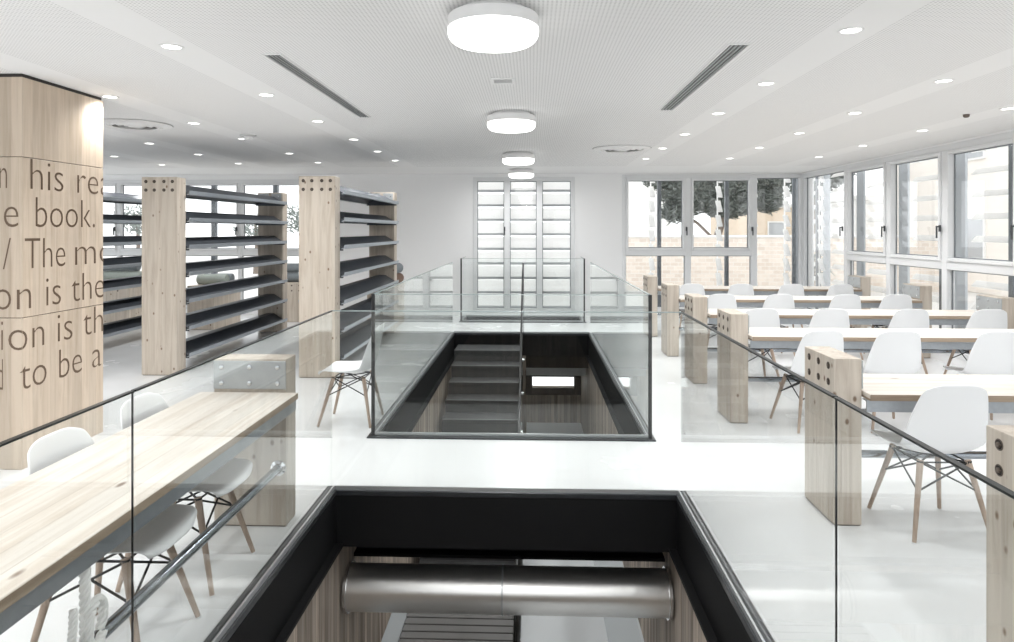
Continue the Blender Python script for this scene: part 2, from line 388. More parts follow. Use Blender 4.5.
# slatted walls below
IX0, IX1, ZL = -1.235, .905, -3.6
struct(MB().box(IX0-.2, IX0, -2.6, 12.9, ZL, -.335).build('wall_stair_left', M['slat']))
struct(MB().box(IX1, IX1+.2, -2.6, 12.9, ZL, -.335).build('wall_stair_right', M['slat']))
w = MB(); wx0, wx1, wz0, wz1, wy = .0, .80, -1.30, -1.07, 12.55
w.box(IX0, wx0, wy, wy+.15, ZL, -.335); w.box(wx1, IX1, wy, wy+.15, ZL, -.335)
w.box(wx0, wx1, wy, wy+.15, wz1, -.335); w.box(wx0, wx1, wy, wy+.15, ZL, wz0)
struct(w.build('wall_stair_far', M['slat']))
struct(MB().box(IX0, IX1, -2.8, -2.6, ZL, -.335).build('wall_stair_near', M['slat']))
struct(MB().box(IX0, IX1, -2.6, 12.55, ZL-.1, ZL).build('floor_below', M['lowfloor']))
r = struct(empty('window_9', (wx0, wy, 0)))
fr = MB(); L = wx1-wx0
frame_rect(fr, -.12, L+.1, wz0-.13, wz1+.1, -.04, .0, .125)
fr.build('frame', M['black'], r); MB().box(0, L, .06, .066, wz0, wz1).build('pane', M['pane'], r)
LX0 = -.10
struct(MB().box(LX0, IX1, 2.0, 12.55, -2.05, -1.95).build('floor_landing', M['lowfloor']))
MB_ = MB().prism([(.66,-1.95),(IX1,-1.95),(IX1,-1.70),(.885,-1.70),(.67,-1.93)], 'Y', 2.0, 9.2)
tag(MB_.build('wall_skirting_board', M['stringer']), 'pale sloping skirting board at the foot of the right slatted stair wall', 'skirting board')
# cross beam behind the duct, beam under the far crossing
b_ = MB(); b_.box(IX0, IX1, 4.72, 4.74, -.63, -.335); b_.box(IX0, IX1, 4.64, 4.82, -.64, -.62); b_.box(IX0, IX1, 4.64, 4.82, -.352, -.335)
tag(b_.build('steel_beam', M['black']), 'black steel beam behind the silver duct in the near stairwell', 'beam')
b_ = MB(); b_.box(LX0, IX1, 11.40, 11.42, -.83, -.335); b_.box(LX0, IX1, 11.34, 11.48, -.70, -.665)
tag(b_.build('steel_beam', M['plate']), 'grey steel beam above the small low window of the far stairwell', 'beam')
tag(MB().box(LX0, IX1, 10.9, 11.3, -.60, -.335).build('black_soffit_box', M['black']), 'black boxed soffit under the far crossing right of the stairs', 'soffit')
# duct
root = empty('ventilation_duct', (0, 4.46, -.755), 0, 'round silver ventilation duct spanning the near stairwell', 'duct')
d = MB(); d.cyl((IX0+.012,0,0), (-.192,0,0), .146, seg=48); d.build('pipe', simple('spiral_duct_steel', (.80,.79,.77), .30, .95, noise=.05, nscale=6), root)
MB().cyl((-.192,0,0), (IX1-.012,0,0), .146, seg=48).build('pipe', bpy.data.materials['spiral_duct_steel'], root)
MB().cyl((-.198,0,0), (-.186,0,0), .151, seg=48).build('joint_band', M['bead'], root)
for x in (IX0+.012, IX1-.032):
    MB().cyl((x,0,0), (x+.02,0,0), .158, seg=48).build('end_flange', M['chrome'], root)
# stairs
RISE, GO = .1612, .34
st = empty('staircase', (-.66, 9.98, 0), 0, 'dark grey staircase descending towards the camera in the left half of the stairwell', 'staircase')
SW = .495
for i in range(11):
    z = -RISE*(i+1) - .002; y = -GO*i
    far = .535 if i == 0 else GO+.03
    o = MB().box(-SW, SW, y, y+far, z-.045, z, .006, 1).box(-SW, SW, y+.012, y+.03, z-RISE, z-.045).build('step', M['stair'], st)
    MB().box(-SW, SW, y-.004, y+.035, z-.002, z+.004).build('nosing', M['nosing'], o)
zl = -RISE*12-.002
for k in range(43):
    y = -GO*10+.02-.108*k
    MB().box(-SW, SW, y-.092, y, zl-.03, zl, .004, 1).build('landing_board', M['deck'], st)
MB().box(-SW, SW, -8.1, -GO*10+.02, zl-.06, zl-.031).build('landing_base', M['black'], st)
MB().prism([(-SW-.003,zl-.05),(-SW-.003,zl+.01),(-SW-.075,zl+.20),(-SW-.075,zl-.05)], 'Y', -8.0, -3.3).build('skirting', M['stringer'], st)
k_ = RISE/GO
y0 = .5
MB().prism([(.5,-.35),(.5,-.60),(-GO*11,-GO*11*RISE/GO-.60),(-GO*11,-GO*11*RISE/GO-.10),(0,-.17)], 'X', SW+.003, SW+.018).build('stringer', M['black'], st)

# ------------------------------------------------------------------ glass balustrades
GT, GH = .014, 1.12
def glass_panel(x0, x1, y0, y1, label, ends=(), z0=.012, z1=GH, ew=.004):
    root = empty('glass_panel', ((x0+x1)/2, (y0+y1)/2, 0), 0, label, 'glass balustrade', 'glass balustrade panes round the stairwells')
    hx, hy = (x1-x0)/2, (y1-y0)/2; e = .0025; sw = .0025 if hy > hx else GT/2
    MB().box(-hx, hx, -hy, hy, z0, z1-e-.003).build('pane', M['glass'], root)
    MB().box(-hx-(.0015 if hy > hx else 0), hx+(.0015 if hy > hx else 0), -hy, hy, z1-e-.003, z1).build('top_edge', M['edge'] if (hy > hx and y0 < 3) else M['edgelight'], root)
    for k in ends:
        a = {'y0': (-sw, sw, -hy-ew, -hy), 'y1': (-sw, sw, hy, hy+ew), 'x0': (-hx-ew, -hx, -hy-.001, hy+.001), 'x1': (hx, hx+ew, -hy-.001, hy+.001)}[k]
        MB().box(*a, z0, z1).build('end_edge', M['joint'], root)
    return root
GL, GR = -1.245, .912
def side(x, y0, y1, label, ends=()): return glass_panel(x-GT/2, x+GT/2, y0, y1, label, ends)
def cross(y, x0, x1, label, ends=()): return glass_panel(x0, x1, y-GT/2, y+GT/2, label, ends, ew=.026)
g = .004
side(GL, -.3, 2.065-g, 'clear glass pane nearest on the left, in front of the pale table', ('y1',))
side(GL, 2.065+g, 4.15, 'clear glass pane on the left edge of the near stairwell, ending by the crossing')
side(GR, -.3, 2.065-g, 'clear glass pane nearest on the right, in front of the cut-off timber post', ('y1',))
side(GR, 2.065+g, 4.15, 'clear glass pane on the right edge of the near stairwell, ending by the crossing')
cross(4.165, GL-GT/2, GR+GT/2, 'wide clear glass pane across the near stairwell above the silver duct')
cross(5.26, GL-GT/2+.02, GR+GT/2-.02, 'wide clear glass pane across the front of the middle stairwell', ('x0','x1'))
for x, sd in ((GL,'left'),(GR,'right')):
    for j, (a, c) in enumerate(((5.28,7.08),(7.09,8.88),(8.89,10.55))):
        side(x, a, c, 'clear glass pane along the %s of the middle stairwell, %s from its front' % (sd, ORD[j]))
cross(11.88, GL+.01, GR-.01, 'clear glass pane before the tall louvred window, across the farthest opening', ('x0','x1'))
side(GL, 11.90, 12.68, 'short clear glass pane left of the tall louvred window')
side(GR, 11.90, 12.68, 'short clear glass pane right of the tall louvred window')
# glass guard between stair flight and drop, seen edge on
root = empty('stair_guard', (-.135, 9.98, 0), 0, 'upright glass stair guard seen edge on down the middle of the stairwell', 'stair guard')
yA, yB = .50, -4.30; k = RISE/GO
MB().prism([(yA, 1.10), (yA, -.16), (0,-.30), (yB, yB*k-.30), (yB, yB*k+.95), (0, 1.0)], 'X', -.007, .007).build('pane', M['glass'], root)
MB().box(-.010, .010, yA, yA+.012, -.16, 1.10).build('end_edge', M['joint'], root)
e = MB(); e.tube([(0,yA,1.10),(0,0,1.0),(0,yB,yB*k+.95)], .015, 8); e.build('top_edge', M['joint'], root)
for j in range(6):
    y = -.15-GO*2*j
    MB().cyl((-.03,y,y*k-.20),(.02,y,y*k-.20),.024,seg=16).build('clamp', M['chrome'], root)

# ------------------------------------------------------------------ reading tables
PH, PT, PW = .915, .15, .40           # post height, thickness, width
TL = 3.32
def bolt_mb(x, y, z, nx, r=.021, ny=0):
    b_ = MB(); ax = 'X' if nx else 'Y'; s = nx or ny
    b_.lathe([(r,0),(r*1.0,.0015*s),(r*.82,.0025*s),(r*.78,-.000*s)], (x,y,z), 20, 0, ax)
    b_.lathe([(r*.78,.0003*s),(0,.0003*s)], (x,y,z), 20, 1, ax)
    b_.lathe([(r*.5,.0003*s),(r*.48,.006*s),(r*.2,.007*s),(0,.0045*s)], (x,y,z), 6, 2, ax, False)
    return b_
def make_table(rail_off):
    root = empty('reading_table', (0,0,0))
    h = TL/2
    for s in (-1, 1):
        xo, xi = s*h, s*(h-PT); a, c = min(xo,xi), max(xo,xi)
        p = MB().box(a, c, -PW/2, PW/2, .006, PH, .004, 2).build('post', M['post'], root)
        MB().box(a+.006, c-.006, -PW/2+.006, PW/2-.006, 0, .006).build('foot_plate', M['bolt'], p)
        pl = MB().box(min(xi, xi-s*.008), max(xi, xi-s*.008), -.20, .20, .752, .905, .002, 1).build('mounting_plate', M['plate'], root)
        for z in (.785, .872):
            for y in (-.155, 0, .155):
                MB().lathe([(.013,0),(.012,-s*.006),(.006,-s*.009),(0,-s*.009)], (xi-s*.008,y,z), 14, None, 'X').build('bolt', M['boltbright'], pl)
        for z in (.775, .865):
            for y in (-.13, 0, .13):
                bolt_mb(xo, y, z, s).build('bolt', [M['bolt'],M['recess'],M['bolt']], p)
    tx = h-PT-.012
    MB().box(-tx, tx, -.27, .27, .713, .737, .003, 2).build('tabletop', M['tabletop'], root)
    MB().box(-tx, tx, -.2705, -.2685, .7065, .7335).box(-tx, tx, .2685, .2705, .7065, .7335).box(-tx, tx, -.269, .269, .703, .713).build('tabletop_edge', M['ply_edge'], root)
    for s in (-1, 1):
        y0 = s*.255
        b_ = MB().prism([(y0,.640),(y0,.703),(y0-s*.05,.703),(y0-s*.05,.697),(y0-s*.008,.697),(y0-s*.008,.646),(y0-s*.05,.646),(y0-s*.05,.640)], 'X', -h+PT, h-PT)
        b_.build('edge_beam', M['galv'], root)
    b_ = MB()
    for x in (-1.0, 0, 1.0): b_.box(x-.02, x+.02, -.247, .247, .645, .697)
    b_.build('cross_bearer', M['galv'], root)
    ro = MB().cyl((-h+PT, rail_off, .322), (h-PT, rail_off, .322), .0225, seg=24).build('foot_rail', M['rail'], root)
    for s in (-1,1):
        x = s*(h-PT)
        MB().lathe([(0,0),(.042,0),(.042,-s*.006),(.026,-s*.012),(.026,-s*.03)], (x,rail_off,.322), 24, None, 'X').build('rail_flange', M['chrome'], ro)
    return root
tabs = [(1.652, 3.965), (1.660, 5.93), (1.695, 7.385), (1.73, 8.93), (1.75, 10.52)]
TN = ['nearest','second','third','fourth','farthest']
proto = make_table(.03)
for i, (x0, yc) in enumerate(tabs):
    o = proto if i == 0 else copy_tree(proto)
    o.location = (x0+TL/2, yc, 0)
    tag(o, ['pale pine reading table on the right, nearest whole one, with one white chair before it',
            'second pine reading table on the right, counted from the front, behind three white chairs',
            'third pine reading table on the right, in the middle of the rows',
            'fourth pine reading table on the right, one before the farthest',
            'farthest pine reading table on the right, closest to the end windows'][i], 'table', 'reading tables on the right')
o = copy_tree(proto); o.location = (1.642+TL/2, 2.31, 0)
tag(o, 'pine reading table whose timber end post is cut off by the right photo edge', 'table', 'reading tables on the right')
lt = make_table(.158); lt.location = (-1.54, 3.79-TL/2, 0); lt.rotation_euler = (0,0,R(-90))
tag(lt, 'long pine reading table on the left beside the near glass, with steel end plate', 'table')

# ------------------------------------------------------------------ shell chairs
def interp(tab, t):
    for (a, *p), (b_, *q) in zip(tab, tab[1:]):
        if t <= b_ or b_ == tab[-1][0]:
            k = max(0, min(1, (t-a)/(b_-a)))
            return [x+(y-x)*k for x, y in zip(p, q)]
def make_chair():
    root = empty('shell_chair', (0,0,0))
    # centre line (y forward, z), half width, edge lift along the normal
    T = [(0, .245,.415,.165,.004),(.06,.228,.437,.196,.010),(.14,.19,.447,.212,.020),(.25,.12,.440,.224,.028),(.36,.04,.430,.230,.036),(.46,-.04,.426,.233,.045),
         (.54,-.118,.430,.234,.050),(.60,-.172,.448,.234,.055),(.66,-.203,.495,.232,.058),(.72,-.218,.560,.224,.055),(.80,-.235,.645,.209,.046),(.88,-.250,.725,.190,.034),(.94,-.261,.785,.172,.025),(.975,-.266,.815,.158,.020),(1.0,-.270,.832,.142,.016)]
    def sm(t):
        acc = [0]*4; wsum = 0
        for k in range(-3, 4):
            tt = min(1, max(0, t+k*.013)); w_ = math.exp(-(k/2)**2); p = interp(T, tt)
            acc = [x+w_*y for x, y in zip(acc, p)]; wsum += w_
        acc = [x/wsum for x in acc]; acc[2] *= .97; return acc
    nv, nu = 34, 16; bm = bmesh.new(); rows = []
    ts = [i/(nv-1) for i in range(nv)]
    for t in ts:
        y, z, hw, e = sm(t)
        a_, b_ = sm(max(0,t-.02)), sm(min(1,t+.02))
        tg = Vector((0, b_[0]-a_[0], b_[1]-a_[1])).normalized(); n = Vector((0, -tg.z, tg.y))
        if n.z < 0 and n.y < 0: n = -n
        n = Vector((0, tg.z, -tg.y)) if Vector((0, tg.z, -tg.y)).dot(Vector((0,.7,.7))) > 0 else Vector((0,-tg.z,tg.y))
        row = []
        for j in range(nu+1):
            u = -1+2*j/nu; uu = math.sin(u*math.pi/2)*.35+u*.65
            p = Vector((uu*hw, y, z)) + n*(e*abs(uu)**2.6)
            # drop of the front edge corners, round of the top corners
            if t > .9: p.z -= .03*((t-.9)/.1)**2*abs(uu)**4
            if t < .1: p.y -= .035*((.1-t)/.1)*abs(uu)**4
            row.append(bm.verts.new(p))
        rows.append(row)
    for r0, r1 in zip(rows, rows[1:]):
        for j in range(nu):
            f_ = bm.faces.new([r0[j], r0[j+1], r1[j+1], r1[j]]); f_.smooth = True
    me = bpy.data.meshes.new('seat_shell'); bm.to_mesh(me); bm.free(); me.materials.append(M['shell'])
    o = bpy.data.objects.new('seat_shell', me); C.objects.link(o); o.parent = root
    md = o.modifiers.new('thick','SOLIDIFY'); md.thickness = .007; md.offset = 0
    md = o.modifiers.new('sub','SUBSURF'); md.levels = 1; md.render_levels = 1
    legs = {}
    for sx in (-1,1):
        for sy in (-1,1):
            top = Vector((sx*.125, sy*.125-.02, .405)); bot = Vector((sx*.205, (.215 if sy > 0 else -.225), 0))
            legs[sx,sy] = (top, bot)
            lg = MB().tube([bot, bot.lerp(top,.5), bot.lerp(top,.9), top], lambda t: .0105+.006*min(1,t*1.6), 12).build('leg', M['legwood'], root)
            MB().cyl(bot+Vector((0,0,.0)), bot.lerp(top,.012), .0112, seg=12).build('glide', M['shell'], lg)
    wi = MB(); at = lambda k, t: legs[k][1].lerp(legs[k][0], t)
    for a_, b_ in (((-1,-1),(1,-1)), ((1,-1),(1,1)), ((1,1),(-1,1)), ((-1,1),(-1,-1))):
        lo, hi = at(a_,.62), at(b_,.97); wi.tube([lo, hi], .0050, 6)
        lo, hi = at(b_,.62), at(a_,.97); wi.tube([lo, hi], .0050, 6)
        wi.tube([at(a_,.97), at(b_,.97)], .0050, 6)
    for a_, b_ in (((-1,-1),(1,1)), ((1,-1),(-1,1))):
        wi.tube([at(a_,.97), at(b_,.97)], .0050, 6)
    for k in legs:
        p = at(k,.62); wi.lathe([(0,-.012),(.007,-.011),(.007,.011),(0,.012)], p, 8)
        p = at(k,.97); wi.lathe([(.0,-.006),(.0165,-.006),(.0165,.010),(.0,.012)], p, 12)
    wi.build('wire_bracing', M['wire'], root)
    return root
CH = make_chair(); used = [False]
def chair(x, y, rz, label, group):
    o = copy_tree(CH) if used[0] else CH
    used[0] = True
    o.location = (x, y, 0); o.rotation_euler = (0,0,R(rz)); tag(o, label, 'chair', group)
G_ = 'white shell chairs at the right tables'
chair(2.17, 3.80, 2, 'white shell chair on dowel legs before the nearest whole table, cut by the glass line', G_)
rows = [(5.70, [(2.28,9),(2.90,1),(3.70,-2),(4.40,0)]), (7.22, [(2.335,2),(3.04,0),(3.835,1),(4.61,0)]),
        (8.78, [(2.37,0),(3.08,2),(3.90,1),(4.53,-2)]), (10.38, [(2.38,0),(3.10,1),(3.84,0),(4.56,0)])]
for i, (y, cs) in enumerate(rows):
    for j, (x, rz) in enumerate(cs):
        chair(x, y, rz, 'white shell chair, %s from the aisle at the %s right-hand table' % (ORD[j], ['second','third','fourth','farthest'][i]), G_)
chair(-1.61, 2.575, -90, 'white shell chair under the left table, nearer the camera, beside the hanging rope', 'white shell chairs at the left table')
chair(-1.62, 3.15, -92, 'white shell chair under the left table beside its far timber post', 'white shell chairs at the left table')
chair(-1.535, 5.68, 88, 'lone white shell chair side on between timber bookshelf and middle stairwell glass', 'white shell chairs at the left table')
bpy.data.objects[[o for o in bpy.data.objects if o.get('label','').startswith('lone')][0].name]['group'] = 'lone chair by the shelves'

# rope hanging from the left table with a knotted coil
root = empty('hanging_rope', (-1.31, 1.935, .655), 0, 'thick white twisted rope hanging knotted under the left table', 'rope')
def twist(path, name, r=.014):
    mb = MB(); pts = []
    n = len(path)
    for s in range(3):
        P = []
        for i in range(n):
            p = Vector(path[i]); t = (Vector(path[min(i+1,n-1)])-Vector(path[max(i-1,0)])).normalized()
            u = t.cross(Vector((.3,1,.2))).normalized(); v = t.cross(u)
            a = i*.55+s*2*math.pi/3
            P.append(p+(u*math.cos(a)+v*math.sin(a))*r*.55)
        mb.tube(P, r*.62, 7)
    return mb.build(name, M['rope'], root)
twist([(0.0, .0, -.33*i/60) for i in range(61)], 'strand')
lp = []
for i in range(70):
    a = -.6+i/69*2*math.pi*.98
    lp.append((.005+.015*math.sin(a*.5), .045*math.cos(a)+.03, -.205+.068*math.sin(a)))
twist(lp, 'loop', .013)
lp = [(-.01+.01*math.sin(i*.1), -.035-.02*math.sin(i/40*3.1), -.13-.14*i/40) for i in range(41)]
twist(lp, 'tail', .011)
MB().lathe([(0,-.022),(.018,-.018),(.024,0),(.018,.018),(0,.022)], (0.012,.02,-.290), 16).build('end_cap', M['blackfelt'], root)

# ------------------------------------------------------------------ bookshelves
SH_H, SH_L = 2.21, 3.40
def make_shelf():
    root = empty('bookshelf', (0,0,0)); h = SH_L/2; t = .20
    for s in (-1,1):
        yo, yi = s*h, s*(h-t)
        p = MB().box(-.20, .20, min(yo,yi), max(yo,yi), .006, SH_H, .005, 2).build('post', M['shelfpost'], root)
        MB().box(-.19,.19, min(yo,yi)+.01, max(yo,yi)-.01, 0, .006).build('foot_plate', M['bolt'], p)
        for z in (2.065, 2.16):
            for x in (-.15, -.055, .055, .15):
                bolt_mb(x, yo, z, 0, .019, s).build('bolt', [M['bolt'],M['recess'],M['bolt']], p)
        for x in (-.10, .10):
            pl = MB().box(x-.075, x+.075, min(yi,yi-s*.008), max(yi,yi-s*.008), 2.085, 2.195, .002, 1).build('mounting_plate', M['plate'], root)
            for dx in (-.045,.045):
                MB().lathe([(.011,0),(.010,-s*.006),(0,-s*.008)], (x+dx, yi-s*.008, 2.15), 10, None, 'Y').build('bolt', M['boltbright'], pl)
    yl = h-t
    for k in range(7):
        z = .185+.308*k
        o = MB().prism([(-.240,z),(-.06,z+.115),(.06,z+.115),(.240,z),(.240,z-.008),(.056,z+.107),(-.056,z+.107),(-.240,z-.008)], 'Y', -yl, yl).build('tray', M['tray'], root)
        MB().prism([(.225,z-.014),(.258,z-.008),(.266,z+.034),(.257,z+.036),(.250,z+.002),(.225,z-.003)], 'Y', -yl-.03, yl+.04).build('lip', M['lip'], o)
        MB().prism([(-.225,z-.014),(-.258,z-.008),(-.266,z+.034),(-.257,z+.036),(-.250,z+.002),(-.225,z-.003)], 'Y', -yl-.03, yl+.04).build('lip', M['lip'], o)
        for yy in (-yl+.004, yl-.010): MB().prism([(-.235,z-.004),(-.06,z+.105),(.06,z+.105),(.235,z-.004),(.235,z-.03),(-.235,z-.03)], 'Y', yy, yy+.006).build('bracket', M['tray'], o)
    return root
b0 = make_shelf()
for i, (x, lab) in enumerate(((-4.15,'tall timber bookshelf with empty steel trays, middle of the three, right of the column'),
                              (-2.355,'tall timber bookshelf with steel trays nearest the glass stairwell'),
                              (-5.98,'tall bookshelf mostly hidden behind the lettered timber column'))):
    o = b0 if i == 0 else copy_tree(b0)
    o.location = (x, 7.38+SH_L/2 - (.06 if i == 1 else 0), 0); tag(o, lab, 'bookshelf', 'tall timber bookshelves')

# low timber blocks with rolled cushions near the far left windows
def block(x, y, w_, d_, h_, label):
    root = empty('bench_block', (x,y,0), 0, label, 'bench', 'low timber blocks by the left windows')
    b_ = MB().box(-w_/2, w_/2, -d_/2, d_/2, .006, h_, .004, 2).build('body', M['shelfpost'], root)
    for z in (h_-.05, h_-.14):
        for xx in (-w_*.3, 0, w_*.3): bolt_mb(xx, -d_/2, z, 0, .014, -1).build('bolt', [M['bolt'],M['recess'],M['bolt']], b_)
    return root
block(-5.36, 11.25, .44, 1.0, .714, 'low pale timber block seen through the trays of the middle bookshelf')
block(-4.22, 11.98, .44, .5, .694, 'low pale timber block left of the rightmost bookshelf post')
block(-2.46, 11.35, .44, .9, .714, 'low timber block hidden behind the end of the rightmost bookshelf')
block(-7.25, 11.4, 1.0, .6, .739, 'low timber block beside the lettered column, under the far left window')
def roll(x, y, z, r, ln, mat, label, axis='Y'):
    root = empty('rolled_cushion', (x,y,z), 0, label, 'cushion', 'rolled cushions on the timber blocks')
    h = ln/2; mb = MB(); pr = [(0,-h)]
    for k in range(5):
        a = k/4*math.pi/2; pr.append((r-.025+.025*math.sin(a), -h+.025-.025*math.cos(a)))
    pr += [(q, -t) for q, t in pr[::-1][:-1]]+[(0,h)]
    mb.lathe(pr, (0,0,0), 28, None, axis); o = mb.build('body', mat, root)
    sp = []
    for k in range(60):
        a = k/59*4*math.pi; q = r*.85*k/59; p = (q*math.cos(a), q*math.sin(a))
        sp.append((p[0], -h-.001, p[1]) if axis == 'Y' else (-h-.001, p[0], p[1]))
    MB().tube(sp, .005, 6).build('rolled_end', M['blackfelt'], o)
    return root
roll(-5.30, 11.05, .80, .085, .5, M['cush2'], 'sage green rolled cushion on the block behind the middle bookshelf', 'X')
roll(-5.30, 11.25, .80, .085, .5, M['cush1'], 'grey rolled cushion behind the sage one, seen through the middle bookshelf', 'X')
roll(-4.22, 11.9, .78, .085, .6, M['cush1'], 'grey rolled cushion, lower of two left of the rightmost bookshelf post', 'X')
roll(-4.20, 11.9, .946, .08, .5, M['cush1'], 'grey rolled cushion, upper of two left of the rightmost bookshelf post', 'X')
roll(-2.28, 11.2, .80, .085, .7, M['cush3'], 'brown rolled cushion end under a grey one right of the bookshelf')
roll(-2.29, 11.2, .971, .085, .7, M['cush1'], 'grey rolled cushion on top of the brown one right of the bookshelf')
roll(-7.05, 11.3, .83, .09, .8, M['cush2'], 'sage rolled cushion, lower of two right of the lettered column', 'X')
roll(-7.05, 11.3, 1.006, .085, .7, M['cush1'], 'grey rolled cushion, upper of two right of the lettered column', 'X')

# ------------------------------------------------------------------ lettered timber column
CXR, CY0, CY1 = -3.44, 4.44, 5.305
col = empty('timber_column', (CXR-.5, CY0, 0), 0, 'wide timber-clad column on the left with brown lettering', 'column'); col['kind'] = 'thing'
for z0, z1 in ((0,1.023),(1.027,2.113),(2.117,2.655)):
    MB().box(-.5, .5, 0, CY1-CY0, z0, z1, .003, 1).build('cladding_panel', M['clad'], col)
MB().box(-.49, .49, .01, CY1-CY0-.01, 0, CEIL-.001).build('core', M['recess'], col)
words = [(1.899, [('n',-.158,-.104),('his',.074,.400),('rea',.552,.950)]),
         (1.638, [('e',-.126,-.025),('book.',.123,.758)]),
         (1.353, [('/',-.133,-.077),('The',.022,.420),('mo',.528,.990)]),
         (1.080, [('o',-.190,-.076),('n',-.036,.080),('is',.224,.374),('the',.488,.875)]),
         (0.806, [('i',-.145,-.132),('o',-.095,.045),('n',.092,.205),('is',.340,.498),('th',.622,.858)]),
         (0.537, [('d',-.170,-.133),('to',-.015,.228),('be',.356,.605),('a',.725,.840)])]
def glyphs(txt):
    cu = bpy.data.curves.new('t','FONT'); cu.body = txt; cu.size = 1; cu.offset = -.014; cu.resolution_u = 4
    ob = bpy.data.objects.new('t', cu); C.objects.link(ob)
    dg = bpy.context.evaluated_depsgraph_get(); me = bpy.data.meshes.new_from_object(ob.evaluated_get(dg))
    bpy.data.objects.remove(ob); bpy.data.curves.remove(cu); return me
hm = glyphs('h'); ASC = max(v.co.y for v in hm.vertices); bpy.data.meshes.remove(hm)
SC = .21/ASC
for zb, ws in words:
    for txt, u0, u1 in ws:
        ltr = MB(); me = glyphs(txt); t = bmesh.new(); t.from_mesh(me); bpy.data.meshes.remove(me)
        xs = [v.co.x for v in t.verts]; a, b_ = min(xs), max(xs)
        k = (u1-u0)/(b_-a)
        for v in t.verts: v.co = Vector((u0+(v.co.x-a)*k, 0, zb+v.co.y*SC))
        for px, side_ in ((0,0),(.863,1)):
            g_ = t.verts[:]+t.edges[:]+t.faces[:]
            bmesh.ops.bisect_plane(t, geom=g_, plane_co=(px,0,0), plane_no=(1,0,0), clear_outer=bool(side_))
        for f_ in t.faces:
            c_ = f_.calc_center_median()
            pts = [v.co for v in f_.verts]
            if c_.x < 0: q = [(.5+p.x, -.0015, p.z) for p in pts]
            else: q = [(.5015, p.x, p.z) for p in pts]
            ltr.poly(q)
        t.free()
        bmesh.ops.remove_doubles(ltr.bm, verts=ltr.bm.verts[:], dist=1e-5)
        ltr.build('lettering', M['letter'], col)

# ------------------------------------------------------------------ ceiling fittings
def light(name, kind, loc, energy, **kw):
    l = bpy.data.lights.new(name, kind); l.energy = energy
    for k, v in kw.items(): setattr(l, k, v)
    o = bpy.data.objects.new(name, l); C.objects.link(o); o.location = loc; return o
LAMPS = [3.28, 6.15, 9.3, 11.75, .35, -2.5]  # the last two lamps are added out of view for extra light
def make_lamp():
    root = empty('round_ceiling_lamp', (0,0,0)); r = .22
    MB().lathe([(0,0),(.17,0),(.17,-.025),(0,-.025)], (0,0,0), 40).build('mount', M['lampbody'], root)
    MB().lathe([(0,-.025),(r-.005,-.025),(r,-.03),(r,-.085)], (0,0,0), 64).build('shade', M['lampbody'], root)
    pr = [(r,-.085)]+[(r-.055+.055*math.cos(a*math.pi/2/8), -.105-.05*math.sin(a*math.pi/2/8)) for a in range(9)]+[(0,-.158)]
    MB().lathe(pr, (0,0,0), 64).build('diffuser', M['lampglow'], root)
    return root
lp0 = make_lamp()
for i, y in enumerate(LAMPS):
    o = lp0 if i == 0 else copy_tree(lp0); o.location = (-.188, y, CEIL)
    tag(o, '%s round white glowing ceiling lamp over the stairwells' % ['largest and nearest','second nearest','third nearest','farthest and smallest','added unseen overhead','added unseen rearmost'][i], 'ceiling lamp', 'round ceiling lamps')
    light('lamp_light', 'AREA', (-.188, y, CEIL-.17), 13, shape='DISK', size=.4)
ROWS = [(1.69, [3.65,4.95,6.2,7.54,8.82,10.1], 'first row right of the round lamps'), (2.92, [4.91,6.23,7.5,8.8,10.1], 'second row right of the round lamps'),
        (4.15, [6.05,7.35,8.65,9.95], 'row beside the right windows'),
        (-2.08, [3.83,5.22,6.5,7.82,9.03,10.22], 'first row left of the round lamps'), (-3.35, [5.25,6.58,7.72,9.22,10.48], 'second row left of the round lamps'),
        (-4.67, [8.09,9.3,10.59], 'third row left of the round lamps'), (-6.0, [8.25,9.5,10.75], 'leftmost visible row')]
def make_down():
    root = empty('downlight', (0,0,0))
    MB().lathe([(.066,0),(.066,-.004),(.052,-.006),(.048,0)], (0,0,0), 28).build('ring', M['lampbody'], root)
    MB().lathe([(0,-.002),(.050,-.002)], (0,0,0), 28).build('lens', M['down'], root)
    return root
ROWS += [(-2.08, [2.55,1.27,-.01,-1.29,-2.57], 'added unseen first left row overhead'), (-3.35, [2.69,1.41,.13,-1.15], 'added unseen second left row overhead'),  # downlights added out of view to brighten the foreground
         (1.69, [1.09,-.19,-1.47,-2.75], 'added unseen first right row overhead'), (2.92, [1.06,-.22], 'added unseen second right row overhead'),
         (4.15, [4.75,3.45], 'added unseen row beside the nearer right windows'), (-6.0, [5.7,4.42,3.14], 'added unseen row left of the column')]
d0 = make_down(); first = True
for x, ys, nm in ROWS:
    for j, y in enumerate(ys):
        o = d0 if first else copy_tree(d0); first = False
        o.location = (x, y, CEIL)
        tag(o, 'small round recessed downlight, %s nearest in the %s' % (ORD[j], nm), 'downlight', 'recessed ceiling downlights')
        light('downlight_beam', 'SPOT', (x, y, CEIL-.02), 34, spot_size=R(150), spot_blend=1.0, shadow_soft_size=.05)
def slot(x0, x1, y0, y1, label):
    root = empty('ceiling_vent', ((x0+x1)/2, (y0+y1)/2, CEIL), 0, label, 'air vent', 'slot air vents')
    hx, hy = (x1-x0)/2, (y1-y0)/2; fr = MB(); q = .014
    for a in ((-hx,-hx+q,-hy,hy),(hx-q,hx,-hy,hy),(-hx+q,hx-q,-hy,-hy+q),(-hx+q,hx-q,hy-q,hy)): fr.box(*a, -.008, 0, .002, 1)
    fr.build('frame', M['lampbody'], root)
    MB().box(-hx+q, hx-q, -hy+q, hy-q, -.0015, 0).build('backing', M['grille'], root)
    for k in range(4):
        x = -hx+q+(2*hx-2*q)*(k+.5)/4
        MB().box(x-.004, x+.004, -hy+q, hy-q, -.008, -.002).build('blade', M['plate'], root)
